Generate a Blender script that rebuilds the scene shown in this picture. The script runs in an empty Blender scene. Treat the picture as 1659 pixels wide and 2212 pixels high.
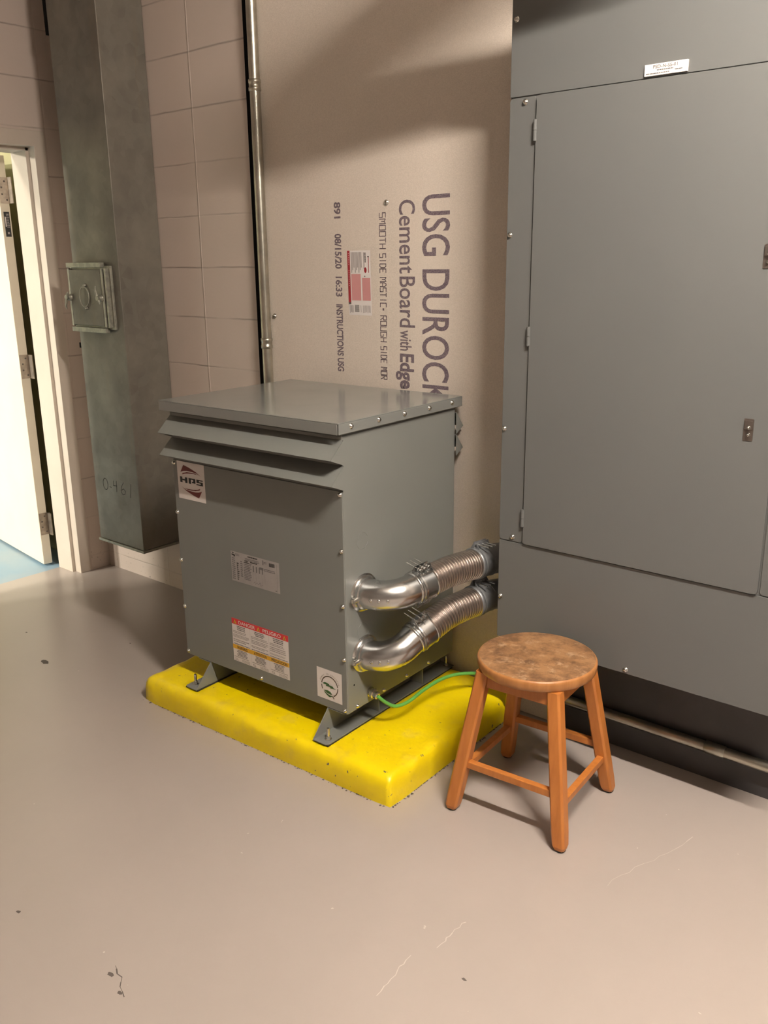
import bpy, bmesh, math, random
from mathutils import Vector, Matrix, noise
random.seed(7)
S = bpy.context.scene
COL = S.collection
PI = math.pi
rad = math.radians

# ------------------------------------------------------------------ camera, world, lights, exposure
def cam_matrix(yaw, pitch, roll, loc):
    fwd = Vector((math.sin(yaw)*math.cos(pitch), math.cos(yaw)*math.cos(pitch), math.sin(pitch)))
    r0 = fwd.cross(Vector((0, 0, 1))).normalized()
    u0 = r0.cross(fwd)
    r = r0*math.cos(roll) + u0*math.sin(roll)
    u = u0*math.cos(roll) - r0*math.sin(roll)
    m = Matrix((r, u, -fwd)).transposed().to_4x4()
    m.translation = Vector(loc)
    return m
cd = bpy.data.cameras.new('camera')
cam = bpy.data.objects.new('camera', cd)
COL.objects.link(cam)
cam.matrix_world = cam_matrix(rad(-40.15), rad(-15.87), rad(-0.69), (0, 0, 1.52))
cd.sensor_fit = 'VERTICAL'
cd.sensor_height = 24.0
cd.lens = 24.0*1915/2212
cd.clip_start = 0.02
S.camera = cam

W = bpy.data.worlds.new('world')
S.world = W
W.use_nodes = True
W.node_tree.nodes['Background'].inputs[0].default_value = (1.0, 0.9, 0.8, 1)
W.node_tree.nodes['Background'].inputs[1].default_value = 0.0

S.view_settings.view_transform = 'Standard'
S.view_settings.look = 'None'
S.view_settings.exposure = 0.0
S.view_settings.gamma = 1.0
S.view_settings.use_curve_mapping = False

def area(name, loc, size, power, color, aim=None, spread=180):
    l = bpy.data.lights.new(name, 'AREA')
    l.shape = 'RECTANGLE'
    l.size, l.size_y = size
    l.energy = power
    l.color = color
    l.spread = rad(spread)
    o = bpy.data.objects.new(name, l)
    COL.objects.link(o)
    o.location = loc
    if aim is not None:
        o.rotation_euler = (Vector(aim)-Vector(loc)).to_track_quat('-Z', 'Y').to_euler()
    return o
WARM = (1.0, 0.89, 0.775)
LAMP = Vector((0.15, 1.08, 2.85))      # bare fluorescent tube, built with the room below
LAMP_LEN, LAMP_STRENGTH = 1.0, 1150
area('adjoining_room_light', (-4.62, -0.9, 2.8), (0.25, 1.0), 240, (1.0, 0.92, 0.78))
area('adjoining_room_light_far', (-7.6, -5.5, 2.75), (0.9, 0.2), 640, (1.0, 0.92, 0.80), (-3.9, 2.0, 0.3))

# ------------------------------------------------------------------ materials
MATS = {}
class NT:
    def __init__(s, name):
        s.m = bpy.data.materials.new(name)
        s.m.use_nodes = True
        s.t = s.m.node_tree
        s.b = s.t.nodes['Principled BSDF']
    def n(s, kind, **kw):
        x = s.t.nodes.new(kind)
        for k, v in kw.items():
            setattr(x, k, v)
        return x
    def l(s, a, b):
        s.t.links.new(a, b)
    def val(s, sock, v):
        if hasattr(v, 'is_output'):
            s.l(v, sock)
        else:
            sock.default_value = v
    def math(s, op, a, b=0.0, clamp=False):
        x = s.n('ShaderNodeMath', operation=op, use_clamp=clamp)
        s.val(x.inputs[0], a)
        s.val(x.inputs[1], b)
        return x.outputs[0]
    def noise(s, scale, detail=3, rough=0.55, vec=None):
        x = s.n('ShaderNodeTexNoise')
        x.inputs['Scale'].default_value = scale
        x.inputs['Detail'].default_value = detail
        x.inputs['Roughness'].default_value = rough
        if vec is None:
            vec = s.n('ShaderNodeNewGeometry').outputs['Position']
        s.l(vec, x.inputs['Vector'])
        return x.outputs['Fac']
    def ramp(s, fac, a, b, lo=0.0, hi=1.0):
        x = s.n('ShaderNodeMapRange')
        s.val(x.inputs[0], fac)
        for i, v in enumerate((a, b, lo, hi)):
            x.inputs[i+1].default_value = v
        return x.outputs[0]
    def mix(s, fac, a, b):
        x = s.n('ShaderNodeMix', data_type='RGBA')
        s.val(x.inputs[0], fac)
        s.val(x.inputs[6], a)
        s.val(x.inputs[7], b)
        return x.outputs[2]
    def bump(s, h, strength, dist=0.002, prev=None):
        x = s.n('ShaderNodeBump')
        x.inputs['Strength'].default_value = strength
        x.inputs['Distance'].default_value = dist
        s.l(h, x.inputs['Height'])
        if prev is not None:
            s.l(prev, x.inputs['Normal'])
        s.l(x.outputs[0], s.b.inputs['Normal'])
        return x.outputs[0]
    def pos(s):
        x = s.n('ShaderNodeSeparateXYZ')
        s.l(s.n('ShaderNodeNewGeometry').outputs['Position'], x.inputs[0])
        return x.outputs

def c4(c): return (c[0], c[1], c[2], 1.0)

def simple(name, col, rough=0.5, metal=0.0, col2=None, nscale=8, bump=None, spec=0.5, lo=0.35, hi=0.65, rvar=0.0, coat=0.0):
    m = NT(name)
    b = m.b
    b.inputs['Roughness'].default_value = rough
    b.inputs['Metallic'].default_value = metal
    b.inputs['Specular IOR Level'].default_value = spec
    if coat:
        b.inputs['Coat Weight'].default_value = coat
        b.inputs['Coat Roughness'].default_value = 0.12
    if col2 is None:
        col2 = tuple(v*0.93 for v in col)
    f = m.ramp(m.noise(nscale, 4), lo, hi)
    m.l(m.mix(f, c4(col), c4(col2)), b.inputs['Base Color'])
    if rvar:
        m.l(m.ramp(m.noise(nscale*0.7, 4), 0.3, 0.7, rough-rvar, rough+rvar), b.inputs['Roughness'])
    if bump:
        m.bump(m.noise(bump[0], 4), bump[1], bump[2] if len(bump) > 2 else 0.002)
    MATS[name] = m.m
    return m.m

GREY = (0.184, 0.192, 0.182)
simple('grey_enamel', GREY, 0.36, 0, tuple(v*0.96 for v in GREY), 3, bump=(420, 0.06, 0.0005), spec=0.5)
simple('lid_enamel', GREY, 0.17, 0, tuple(v*0.97 for v in GREY), 3, bump=(2.2, 0.10, 0.01), spec=0.7, rvar=0.05)
simple('cabinet_enamel', (0.124, 0.128, 0.125), 0.40, 0, (0.118, 0.122, 0.120), 2.5, bump=(500, 0.10, 0.0005), spec=0.5)
simple('black_rubber', (0.02, 0.02, 0.02), 0.7)
simple('dark_gap', (0.006, 0.005, 0.005), 0.95, spec=0.1)
simple('zinc', (0.76, 0.75, 0.71), 0.22, 1.0, (0.5, 0.49, 0.46), 60)
simple('polished_aluminium', (0.60, 0.605, 0.60), 0.25, 1.0, (0.56, 0.565, 0.56), 9, rvar=0.05)
simple('hose_steel', (0.56, 0.50, 0.455), 0.34, 1.0, (0.48, 0.43, 0.40), 50)
simple('shaded_aluminium', (0.30, 0.31, 0.325), 0.42, 0.6, (0.25, 0.26, 0.27), 30)  # same aluminium as the elbow, darkened to hold the cabinet's shade
simple('emt_steel', (0.60, 0.58, 0.50), 0.30, 1.0, (0.42, 0.41, 0.36), 14)
simple('hinge_steel', (0.50, 0.43, 0.36), 0.38, 1.0, (0.36, 0.31, 0.26), 40)
simple('white_vinyl', (0.68, 0.635, 0.615), 0.42, 0, (0.70, 0.66, 0.64), 9)
simple('silver_label', (0.38, 0.36, 0.35), 0.42, 0.25, (0.34, 0.32, 0.31), 20)
simple('ink_black', (0.012, 0.012, 0.012), 0.5)
simple('ink_fine', (0.15, 0.145, 0.145), 0.55)
simple('ink_pale', (0.36, 0.33, 0.32), 0.55)
simple('ink_red', (0.62, 0.035, 0.045), 0.45)
simple('ink_maroon', (0.15, 0.022, 0.02), 0.45)
simple('ink_crimson', (0.33, 0.02, 0.03), 0.45)
simple('ink_pink', (0.60, 0.28, 0.28), 0.5)
simple('ink_amber', (0.72, 0.40, 0.03), 0.45)
simple('ink_green', (0.035, 0.11, 0.03), 0.45)
simple('ink_brown', (0.075, 0.05, 0.03), 0.45)
simple('ink_olive', (0.27, 0.25, 0.18), 0.5)
simple('pencil', (0.035, 0.033, 0.03), 0.8)
simple('door_paint', (0.72, 0.66, 0.53), 0.42, 0, (0.68, 0.62, 0.50), 5)
simple('frame_paint', (0.56, 0.49, 0.42), 0.42, 0, (0.52, 0.46, 0.39), 5)
simple('green_jacket', (0.115, 0.37, 0.075), 0.38, 0, (0.10, 0.33, 0.065), 12)
simple('dark_band', (0.060, 0.057, 0.060), 0.45, 0, (0.045, 0.043, 0.045), 6, bump=(60, 0.1))
simple('latch_metal', (0.20, 0.17, 0.15), 0.35, 0.8)
simple('blue_floor_paint', (0.20, 0.335, 0.45), 0.35, 0, (0.30, 0.37, 0.42), 2.2)
simple('far_wall_paint', (0.40, 0.39, 0.28), 0.6)
simple('yellow_wall_paint', (0.42, 0.40, 0.22), 0.6)
simple('far_ceiling', (0.5, 0.48, 0.44), 0.8)
simple('ceiling_paint', (0.30, 0.27, 0.24), 0.8)
simple('room_paint', (0.28, 0.25, 0.225), 0.6)
simple('crack_pale', (0.55, 0.50, 0.46), 0.7)
simple('chip_dark', (0.10, 0.085, 0.075), 0.7)

def block_wall(name, axis, phase, period, raised):
    m = NT(name)
    p = m.pos()
    def joint(sock, ph, per, w):
        t = m.math('FRACT', m.math('DIVIDE', m.math('SUBTRACT', sock, ph-per*50), per))
        d = m.math('MULTIPLY', m.math('SUBTRACT', 0.5, m.math('ABSOLUTE', m.math('SUBTRACT', t, 0.5))), per)
        return m.ramp(d, 0.0, w, 1.0, 0.0)
    wob = m.ramp(m.noise(6, 2), 0, 1, -0.004, 0.004)
    hz = joint(m.math('ADD', p[2], wob), 0.077, 0.203, 0.0045)
    vx = joint(m.math('ADD', p[axis], wob), phase, period, 0.006)
    gate = m.ramp(m.noise(4.0, 2), 0.38, 0.6, 0.25, 1.0)
    h = m.math('ADD', m.math('MULTIPLY', m.math('MULTIPLY', hz, gate), -0.8), m.math('MULTIPLY', vx, raised))
    tone = m.ramp(m.noise(1.6, 3), 0.3, 0.7)
    c = m.mix(tone, (0.58, 0.49, 0.435, 1), (0.53, 0.455, 0.395, 1))
    c = m.mix(m.math('MULTIPLY', m.math('MULTIPLY', hz, gate), 0.6), c, (0.17, 0.14, 0.12, 1))
    if raised > 0:
        c = m.mix(m.math('MULTIPLY', vx, 0.35), c, (0.62, 0.55, 0.48, 1))
    # scuff marks and chipped specks along the foot of the wall
    low = m.ramp(p[2], 0.02, 0.22, 1.0, 0.0)
    spk = m.math('MULTIPLY', m.ramp(m.noise(75, 3), 0.66, 0.70), low, True)
    c = m.mix(spk, c, (0.10, 0.085, 0.075, 1))
    m.l(c, m.b.inputs['Base Color'])
    m.b.inputs['Roughness'].default_value = 0.5
    n1 = m.bump(h, 0.55, 0.004)
    m.bump(m.noise(70, 4), 0.22, 0.002, n1)
    MATS[name] = m.m
block_wall('block_paint_back', 0, -3.029, 0.406, 0.9)
block_wall('block_paint_side', 1, 0.30, 0.406, -0.6)

def floor_mat():
    m = NT('floor_paint')
    big = m.ramp(m.noise(0.9, 4), 0.3, 0.7)
    c = m.mix(big, (0.385, 0.338, 0.308, 1), (0.360, 0.317, 0.290, 1))
    sc = m.ramp(m.noise(3.5, 6, 0.7), 0.40, 0.85)
    c = m.mix(m.math('MULTIPLY', sc, 0.18), c, (0.27, 0.24, 0.215, 1))
    sp = m.ramp(m.noise(42, 2), 0.765, 0.785)
    c = m.mix(sp, c, (0.52, 0.48, 0.44, 1))
    m.l(c, m.b.inputs['Base Color'])
    m.b.inputs['Roughness'].default_value = 0.30
    m.b.inputs['Specular IOR Level'].default_value = 0.45
    n1 = m.bump(m.noise(3, 2), 0.12, 0.004)
    m.bump(m.noise(180, 3), 0.05, 0.001, n1)
    MATS['floor_paint'] = m.m
floor_mat()

def board_mat():
    m = NT('cement_board')
    g = m.ramp(m.noise(260, 3), 0.3, 0.7)
    c = m.mix(g, (0.68, 0.60, 0.525, 1), (0.58, 0.51, 0.445, 1))
    c = m.mix(m.ramp(m.noise(3, 3), 0.35, 0.7, 0, 0.35), c, (0.60, 0.54, 0.47, 1))
    m.l(c, m.b.inputs['Base Color'])
    m.b.inputs['Roughness'].default_value = 0.85
    m.b.inputs['Specular IOR Level'].default_value = 0.2
    m.bump(m.noise(330, 4), 0.5, 0.0015)
    MATS['cement_board'] = m.m
    k = NT('stencil_ink')
    f = k.ramp(k.noise(420, 4), 0.40, 0.75)
    k.l(k.mix(f, (0.110, 0.080, 0.105, 1), (0.27, 0.22, 0.22, 1)), k.b.inputs['Base Color'])
    k.b.inputs['Roughness'].default_value = 0.85
    MATS['stencil_ink'] = k.m
board_mat()

def galv():
    m = NT('galvanized')
    vor = m.n('ShaderNodeTexVoronoi')
    vor.inputs['Scale'].default_value = 26
    m.l(m.n('ShaderNodeNewGeometry').outputs['Position'], vor.inputs['Vector'])
    a = m.ramp(m.noise(5, 5), 0.3, 0.7)
    c = m.mix(a, (0.205, 0.188, 0.155, 1), (0.128, 0.118, 0.098, 1))
    sep = m.n('ShaderNodeSeparateColor')
    m.l(vor.outputs['Color'], sep.inputs[0])
    c = m.mix(m.math('MULTIPLY', sep.outputs[0], 0.18), c, (0.28, 0.275, 0.235, 1))
    p = m.n('ShaderNodeMapping')
    m.l(m.n('ShaderNodeNewGeometry').outputs['Position'], p.inputs[0])
    p.inputs['Scale'].default_value = (14, 14, 1.1)
    rust = m.ramp(m.noise(1.0, 4, vec=p.outputs[0]), 0.62, 0.76, 0, 0.4)
    c = m.mix(rust, c, (0.20, 0.15, 0.09, 1))
    m.l(c, m.b.inputs['Base Color'])
    m.b.inputs['Metallic'].default_value = 0.30
    m.l(m.ramp(a, 0, 1, 0.42, 0.6), m.b.inputs['Roughness'])
    m.bump(m.noise(3, 3), 0.15, 0.01)
    MATS['galvanized'] = m.m
galv()
simple('galvanized_bright', (0.36, 0.35, 0.29), 0.45, 0.5, (0.27, 0.27, 0.23), 45, lo=0.42, hi=0.58)

def yellow():
    m = NT('yellow_paint')
    c = m.mix(m.ramp(m.noise(7, 5), 0.35, 0.7), (0.87, 0.68, 0.002, 1), (0.80, 0.60, 0.004, 1))
    dust = m.ramp(m.noise(9, 6, 0.7), 0.56, 0.72, 0, 0.45)
    c = m.mix(dust, c, (0.66, 0.48, 0.08, 1))
    chips = m.ramp(m.noise(44, 4), 0.685, 0.71)
    c = m.mix(chips, c, (0.17, 0.13, 0.08, 1))
    m.l(c, m.b.inputs['Base Color'])
    m.b.inputs['Roughness'].default_value = 0.34
    n1 = m.bump(m.noise(24, 4), 0.40, 0.006)
    m.bump(m.noise(160, 3), 0.20, 0.001, n1)
    MATS['yellow_paint'] = m.m
yellow()

def wood(name, a, b, worn):
    m = NT(name)
    tc = m.n('ShaderNodeTexCoord')
    mp = m.n('ShaderNodeMapping')
    m.l(tc.outputs['Object'], mp.inputs[0])
    mp.inputs['Scale'].default_value = (60, 60, 5) if not worn else (5, 70, 70)
    mp.inputs['Rotation'].default_value = (0, 0, rad(40) if worn else 0)
    g = m.ramp(m.noise(1.0, 5, vec=mp.outputs[0]), 0.3, 0.7)
    c = m.mix(g, c4(a), c4(b))
    if worn:
        w = m.ramp(m.noise(14, 8, 0.74, vec=tc.outputs['Object']), 0.44, 0.60)
        c = m.mix(m.math('MULTIPLY', w, 0.9), c, (0.130, 0.066, 0.032, 1))
        w2 = m.ramp(m.noise(22, 7, 0.74, vec=tc.outputs['Object']), 0.54, 0.68)
        c = m.mix(m.math('MULTIPLY', w2, 0.8), c, (0.46, 0.31, 0.19, 1))
    else:
        d = m.ramp(m.noise(28, 3), 0.70, 0.76)
        c = m.mix(d, c, (0.12, 0.05, 0.02, 1))
    m.l(c, m.b.inputs['Base Color'])
    m.b.inputs['Roughness'].default_value = 0.38
    if worn:
        m.l(m.ramp(m.noise(14, 4, vec=tc.outputs['Object']), 0.3, 0.7, 0.30, 0.5), m.b.inputs['Roughness'])
    m.bump(m.noise(90, 3), 0.06, 0.001)
    MATS[name] = m.m
wood('stool_wood', (0.50, 0.185, 0.042), (0.40, 0.135, 0.028), False)
wood('stool_edge', (0.42, 0.19, 0.062), (0.32, 0.13, 0.038), False)
wood('seat_wood', (0.34, 0.185, 0.085), (0.26, 0.132, 0.058), True)

# ------------------------------------------------------------------ mesh helpers
OFF = {}
def vec(a): return Vector(a)

class MB:
    """collects faces with material slots, then links them as ONE mesh object"""
    def __init__(s):
        s.v, s.f, s.mi, s.sm, s.mats = [], [], [], [], []
    def slot(s, m):
        if m not in s.mats:
            s.mats.append(m)
        return s.mats.index(m)
    def add(s, verts, faces, m, smooth=False):
        k = len(s.v)
        i = s.slot(m)
        s.v += [Vector(p) for p in verts]
        for f in faces:
            s.f.append([k+j for j in f])
            s.mi.append(i)
            s.sm.append(smooth)
    def box(s, lo, hi, m, M=None):
        x0, y0, z0 = lo
        x1, y1, z1 = hi
        P = [Vector(p) for p in ((x0, y0, z0), (x1, y0, z0), (x1, y1, z0), (x0, y1, z0), (x0, y0, z1), (x1, y0, z1), (x1, y1, z1), (x0, y1, z1))]
        if M is not None:
            P = [M @ p for p in P]
        s.add(P, [(0, 3, 2, 1), (4, 5, 6, 7), (0, 1, 5, 4), (1, 2, 6, 5), (2, 3, 7, 6), (3, 0, 4, 7)], m)
    def loft(s, rings, m, smooth=True, cap=True):
        n = len(rings[0])
        V = [p for r in rings for p in r]
        F = []
        for i in range(len(rings)-1):
            for j in range(n):
                k = (j+1) % n
                F.append((i*n+j, i*n+k, (i+1)*n+k, (i+1)*n+j))
        s.add(V, F, m, smooth)
        if cap:
            s.add(rings[0], [tuple(reversed(range(n)))], m, False)
            s.add(rings[-1], [tuple(range(n))], m, False)
    def tube(s, pts, r, m, seg=14, cap=True, smooth=True):
        pts = [Vector(p) for p in pts]
        rr = r if hasattr(r, '__len__') else [r]*len(pts)
        T = []
        for i in range(len(pts)):
            a = pts[max(0, i-1)]
            b = pts[min(len(pts)-1, i+1)]
            T.append((b-a).normalized())
        up = Vector((0, 0, 1)) if abs(T[0].z) < 0.9 else Vector((1, 0, 0))
        nrm = (up - T[0]*up.dot(T[0])).normalized()
        rings = []
        for i, p in enumerate(pts):
            nrm = (nrm - T[i]*nrm.dot(T[i])).normalized()
            bi = T[i].cross(nrm)
            rings.append([p + (nrm*math.cos(2*PI*j/seg) + bi*math.sin(2*PI*j/seg))*rr[i] for j in range(seg)])
        s.loft(rings, m, smooth, cap)
    def cyl(s, a, b, r, m, seg=16, r2=None):
        s.tube([a, b], [r, r if r2 is None else r2], m, seg)
    def lathe(s, c, axis, prof, m, seg=16, smooth=True, crisp=False):
        if crisp:   # each band of the profile keeps its own edge
            for a, b in zip(prof[:-1], prof[1:]):
                s.lathe(c, axis, [a, b], m, seg, smooth)
            return
        c = Vector(c)
        ax = Vector(axis).normalized()
        u = ax.orthogonal().normalized()
        w = ax.cross(u)
        s.loft([[c + ax*h + (u*math.cos(2*PI*j/seg)+w*math.sin(2*PI*j/seg))*max(r, 1e-5) for j in range(seg)] for r, h in prof], m, smooth, True)
    def prism(s, poly, d, m):
        """polygon of 3-D points extruded by the vector d"""
        n = len(poly)
        P = [Vector(p) for p in poly]
        Q = [p+Vector(d) for p in P]
        s.add(P+Q, [tuple(reversed(range(n))), tuple(range(n, 2*n))] + [(i, (i+1) % n, n+(i+1) % n, n+i) for i in range(n)], m)
    def bent(s, path, th, m, ext):
        """sheet metal: 2-D path swept along vector ext; path are 3-D points, th thickness vector list handled by solidify-like offset"""
        P = [Vector(p) for p in path]
        E = Vector(ext)
        nn = []
        for i in range(len(P)):
            a = (P[i]-P[i-1]).normalized() if i > 0 else (P[1]-P[0]).normalized()
            b = (P[i+1]-P[i]).normalized() if i < len(P)-1 else a
            t = (a+b).normalized()
            n_ = t.cross(E.normalized())
            k = max(0.35, a.cross(E.normalized()).dot(n_))
            nn.append(n_/k)
        Q = [p+n_*th for p, n_ in zip(P, nn)]
        n = len(P)
        V = P+Q+[p+E for p in P]+[q+E for q in Q]
        F = []
        for i in range(n-1):
            F += [(i, i+1, 2*n+i+1, 2*n+i), (n+i+1, n+i, 3*n+i, 3*n+i+1), (i+1, i, n+i, n+i+1), (2*n+i, 2*n+i+1, 3*n+i+1, 3*n+i)]
        F += [(0, 2*n, 3*n, n), (n-1, 2*n-1, 4*n-1, 3*n-1)]
        s.add(V, F, m)
    def build(s, name, parent=None, bevel=0.0, seg=2, label=None, off=None, kind=None):
        me = bpy.data.meshes.new(name)
        o_ = Vector((0, 0, 0))
        if parent is not None:
            o_ = OFF[parent.name]
        if off is not None:
            o_ = Vector(off)
        me.from_pydata([p-o_ for p in s.v], [], s.f)
        for m in s.mats:
            me.materials.append(MATS[m])
        for p, i, sm in zip(me.polygons, s.mi, s.sm):
            p.material_index = i
            p.use_smooth = sm
        bm = bmesh.new()
        bm.from_mesh(me)
        bmesh.ops.recalc_face_normals(bm, faces=bm.faces)
        bm.to_mesh(me)
        bm.free()
        me.update()
        o = bpy.data.objects.new(name, me)
        COL.objects.link(o)
        if parent is not None:
            o.parent = parent
        elif off is not None:
            o.location = o_
        OFF[o.name] = o_
        if bevel:
            b = o.modifiers.new('bevel', 'BEVEL')
            b.width = bevel
            b.segments = seg
            b.limit_method = 'ANGLE'
            b.angle_limit = rad(40)
            b.harden_normals = False
        if label:
            o['label'] = label
        if kind:
            o['kind'] = kind
        return o

def thing(name, label, cat, loc, rotz=0.0, group=None, off=None):
    o = bpy.data.objects.new(name, None)
    COL.objects.link(o)
    o.empty_display_size = 0.1
    o.location = loc
    o.rotation_euler = (0, 0, rotz)
    o['label'] = label
    o['category'] = cat
    if group:
        o['group'] = group
    OFF[o.name] = Vector(loc if off is None else off)
    return o

def struct(mb, name, bevel=0.0, parent=None):
    o = mb.build(name, parent, bevel)
    if parent is None:
        o['kind'] = 'structure'
    return o

_tc = {}
def text_geo(s, bold=0.0):
    key = (s, bold)
    if key not in _tc:
        c = bpy.data.curves.new('lettering', 'FONT')
        c.body = s
        c.size = 1.0
        c.offset = bold
        c.resolution_u = 4
        o = bpy.data.objects.new('lettering', c)
        COL.objects.link(o)
        bpy.context.view_layer.update()
        dg = bpy.context.evaluated_depsgraph_get()
        me = bpy.data.meshes.new_from_object(o.evaluated_get(dg))
        _tc[key] = ([tuple(v.co) for v in me.vertices], [tuple(p.vertices) for p in me.polygons])
        bpy.data.objects.remove(o)
        bpy.data.curves.remove(c)
        bpy.data.meshes.remove(me)
    return _tc[key]

class Plane:
    """a flat sheet to print on: origin, reading direction, up direction"""
    def __init__(s, o, x, y):
        s.o, s.x, s.y = Vector(o), Vector(x).normalized(), Vector(y).normalized()
        s.n = s.x.cross(s.y)
    def p(s, a, b, h=0.0):
        return s.o + s.x*a + s.y*b + s.n*h
    def poly(s, mb, pts, m, h):
        mb.add([s.p(a, b, h) for a, b in pts], [tuple(range(len(pts)))], m)
    def rect(s, mb, x0, y0, x1, y1, m, h):
        s.poly(mb, [(x0, y0), (x1, y0), (x1, y1), (x0, y1)], m, h)
    def text(s, mb, t, x0, y0, cap, m, h, width=None, bold=0.0, align='L', rot=0.0):
        V, F = text_geo(t, bold)
        hv, _ = text_geo('H', bold)
        k = cap/max(v[1] for v in hv)
        xa = min(v[0] for v in V)
        xb = max(v[0] for v in V)
        kx = k if width is None else width/(xb-xa)
        w = (xb-xa)*kx
        dx = {'L': 0, 'C': -w/2, 'R': -w}[align]
        cr, sr = math.cos(rot), math.sin(rot)
        P = []
        for v in V:
            a = (v[0]-xa)*kx+dx
            b = v[1]*k
            P.append(s.p(x0+a*cr-b*sr, y0+a*sr+b*cr, h))
        mb.add(P, F, m)
    def lines(s, mb, x0, y0, x1, y1, n, m, h, fill=0.55, ragged=0.25, center=False, dash=0.006):
        step = (y1-y0)/n
        for i in range(n):
            y = y1-(i+0.5)*step
            L = (x1-x0)*(1-random.random()*ragged)
            a = x0 + ((x1-x0-L)/2 if center else 0)
            e = a+L
            while a < e:
                w = min(e-a, dash*(0.5+random.random()))
                s.rect(mb, a, y-step*fill/2, a+w, y+step*fill/2, m, h)
                a += w+dash*0.16
    def stroke(s, mb, pts, w, m, h):
        for (a, b), (c, d) in zip(pts[:-1], pts[1:]):
            t = Vector((c-a, d-b))
            if t.length < 1e-6:
                continue
            q = Vector((-t.y, t.x)).normalized()*w/2
            e = t.normalized()*w*0.3
            s.poly(mb, [(a-q.x-e.x, b-q.y-e.y), (c-q.x+e.x, d-q.y+e.y), (c+q.x+e.x, d+q.y+e.y), (a+q.x-e.x, b+q.y-e.y)], m, h)

def catmull(P, n=8):
    P = [Vector(p) for p in P]
    Q = [2*P[0]-P[1]] + P + [2*P[-1]-P[-2]]
    out = []
    for i in range(1, len(Q)-2):
        for k in range(n):
            t = k/n
            a, b, c, d = Q[i-1], Q[i], Q[i+1], Q[i+2]
            out.append(0.5*((2*b)+(c-a)*t+(2*a-5*b+4*c-d)*t*t+(3*b-a-3*c+d)*t**3))
    out.append(P[-1])
    return out

def resample(P, n):
    L = [0]
    for a, b in zip(P[:-1], P[1:]):
        L.append(L[-1]+(b-a).length)
    out = []
    j = 0
    for i in range(n):
        t = L[-1]*i/(n-1)
        while j < len(L)-2 and L[j+1] < t:
            j += 1
        f = (t-L[j])/max(1e-9, L[j+1]-L[j])
        out.append(P[j].lerp(P[j+1], min(1, f)))
    return out, L[-1]

def screw_mb(c, n, r=0.0062, m='zinc'):
    b = MB()
    b.lathe(Vector(c), n, [(r*1.25, -0.0005), (r*1.25, 0.0015), (r, 0.0018), (r*0.98, 0.004), (r*0.75, 0.0058), (r*0.35, 0.0066)], m, 12)
    return b

# ------------------------------------------------------------------ room shell
XL, YB = -3.94, 2.44
XR, YF, ZC = 2.6, -3.6, 3.4
FX, FY = -8.6, -6.6
b = MB(); b.box((-4.114, YF, -0.1), (XR, YB, 0), 'floor_paint')
FLOOR = struct(b, 'floor')
b = MB(); b.box((FX, FY, -0.1), (-4.114, 2.40, 0), 'blue_floor_paint')
struct(b, 'floor_adjoining')
b = MB(); b.box((-4.14, YF, ZC), (XR, YB+0.2, ZC+0.1), 'ceiling_paint')
struct(b, 'ceiling')
b = MB(); b.box((-4.14, YB, 0), (XR, YB+0.2, ZC), 'block_paint_back')
struct(b, 'wall_back')
b = MB()
b.box((-4.14, 2.30, 0), (XL, YB, ZC), 'block_paint_side')
b.box((-4.14, YF, 0), (XL, 1.29, ZC), 'block_paint_side')
b.box((-4.14, 1.29, 2.08), (XL, 2.30, ZC), 'block_paint_side')
struct(b, 'wall_left')
b = MB(); b.box((XR, YF, 0), (XR+0.1, YB, ZC), 'room_paint')
struct(b, 'wall_right')
b = MB(); b.box((-4.14, YF-0.1, 0), (XR, YF, ZC), 'room_paint')
struct(b, 'wall_front')
b = MB()
b.box((FX, 2.40, 0), (-4.141, 2.50, 3.0), 'yellow_wall_paint')
b.box((FX-0.1, FY, 0), (FX, 2.50, 3.0), 'far_wall_paint')
b.box((FX, FY-0.1, 0), (-4.0, FY, 3.0), 'far_wall_paint')
b.box((-4.14, FY, 0), (-4.0, YF-0.1, 3.0), 'far_wall_paint')
struct(b, 'wall_adjoining')
b = MB(); b.box((FX, FY, 3.0), (-4.141, 2.50, 3.1), 'far_ceiling')
struct(b, 'ceiling_adjoining')
# dark painted wall foot below the cabinet
b = MB(); b.box((-1.30, 2.428, 0.0), (XR, YB, 0.62), 'dark_band')
struct(b, 'baseboard_back')
# dark open joint between block wall and cement board
b = MB(); b.box((-2.70, 2.434, 0.0), (-2.612, YB, ZC), 'dark_gap')
struct(b, 'trim_1')

# door frame (hollow metal): far jamb, near jamb, header
b = MB()
def jamb(y0, s):
    """y0: soffit face, s=+1 for the jamb on the far side"""
    prof = [(-4.118, 0.0), (-3.988, 0.0), (-3.988, 0.016), (-3.936, 0.016), (-3.936, 0.072), (-4.118, 0.072)]
    pts = [(x, y0+s*dy, 0.0) for x, dy in prof]
    b.prism(pts, (0, 0, 2.03), 'frame_paint')
jamb(2.250, 1)
jamb(1.330, -1)
prof = [(-4.118, 2.012), (-3.988, 2.012), (-3.988, 2.028), (-3.936, 2.028), (-3.936, 2.093), (-4.118, 2.093)]
b.prism([(x, 1.258, z) for x, z in prof], (0, 1.064, 0), 'frame_paint')
TRIM = struct(b, 'trim_2', 0.0015)

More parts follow.
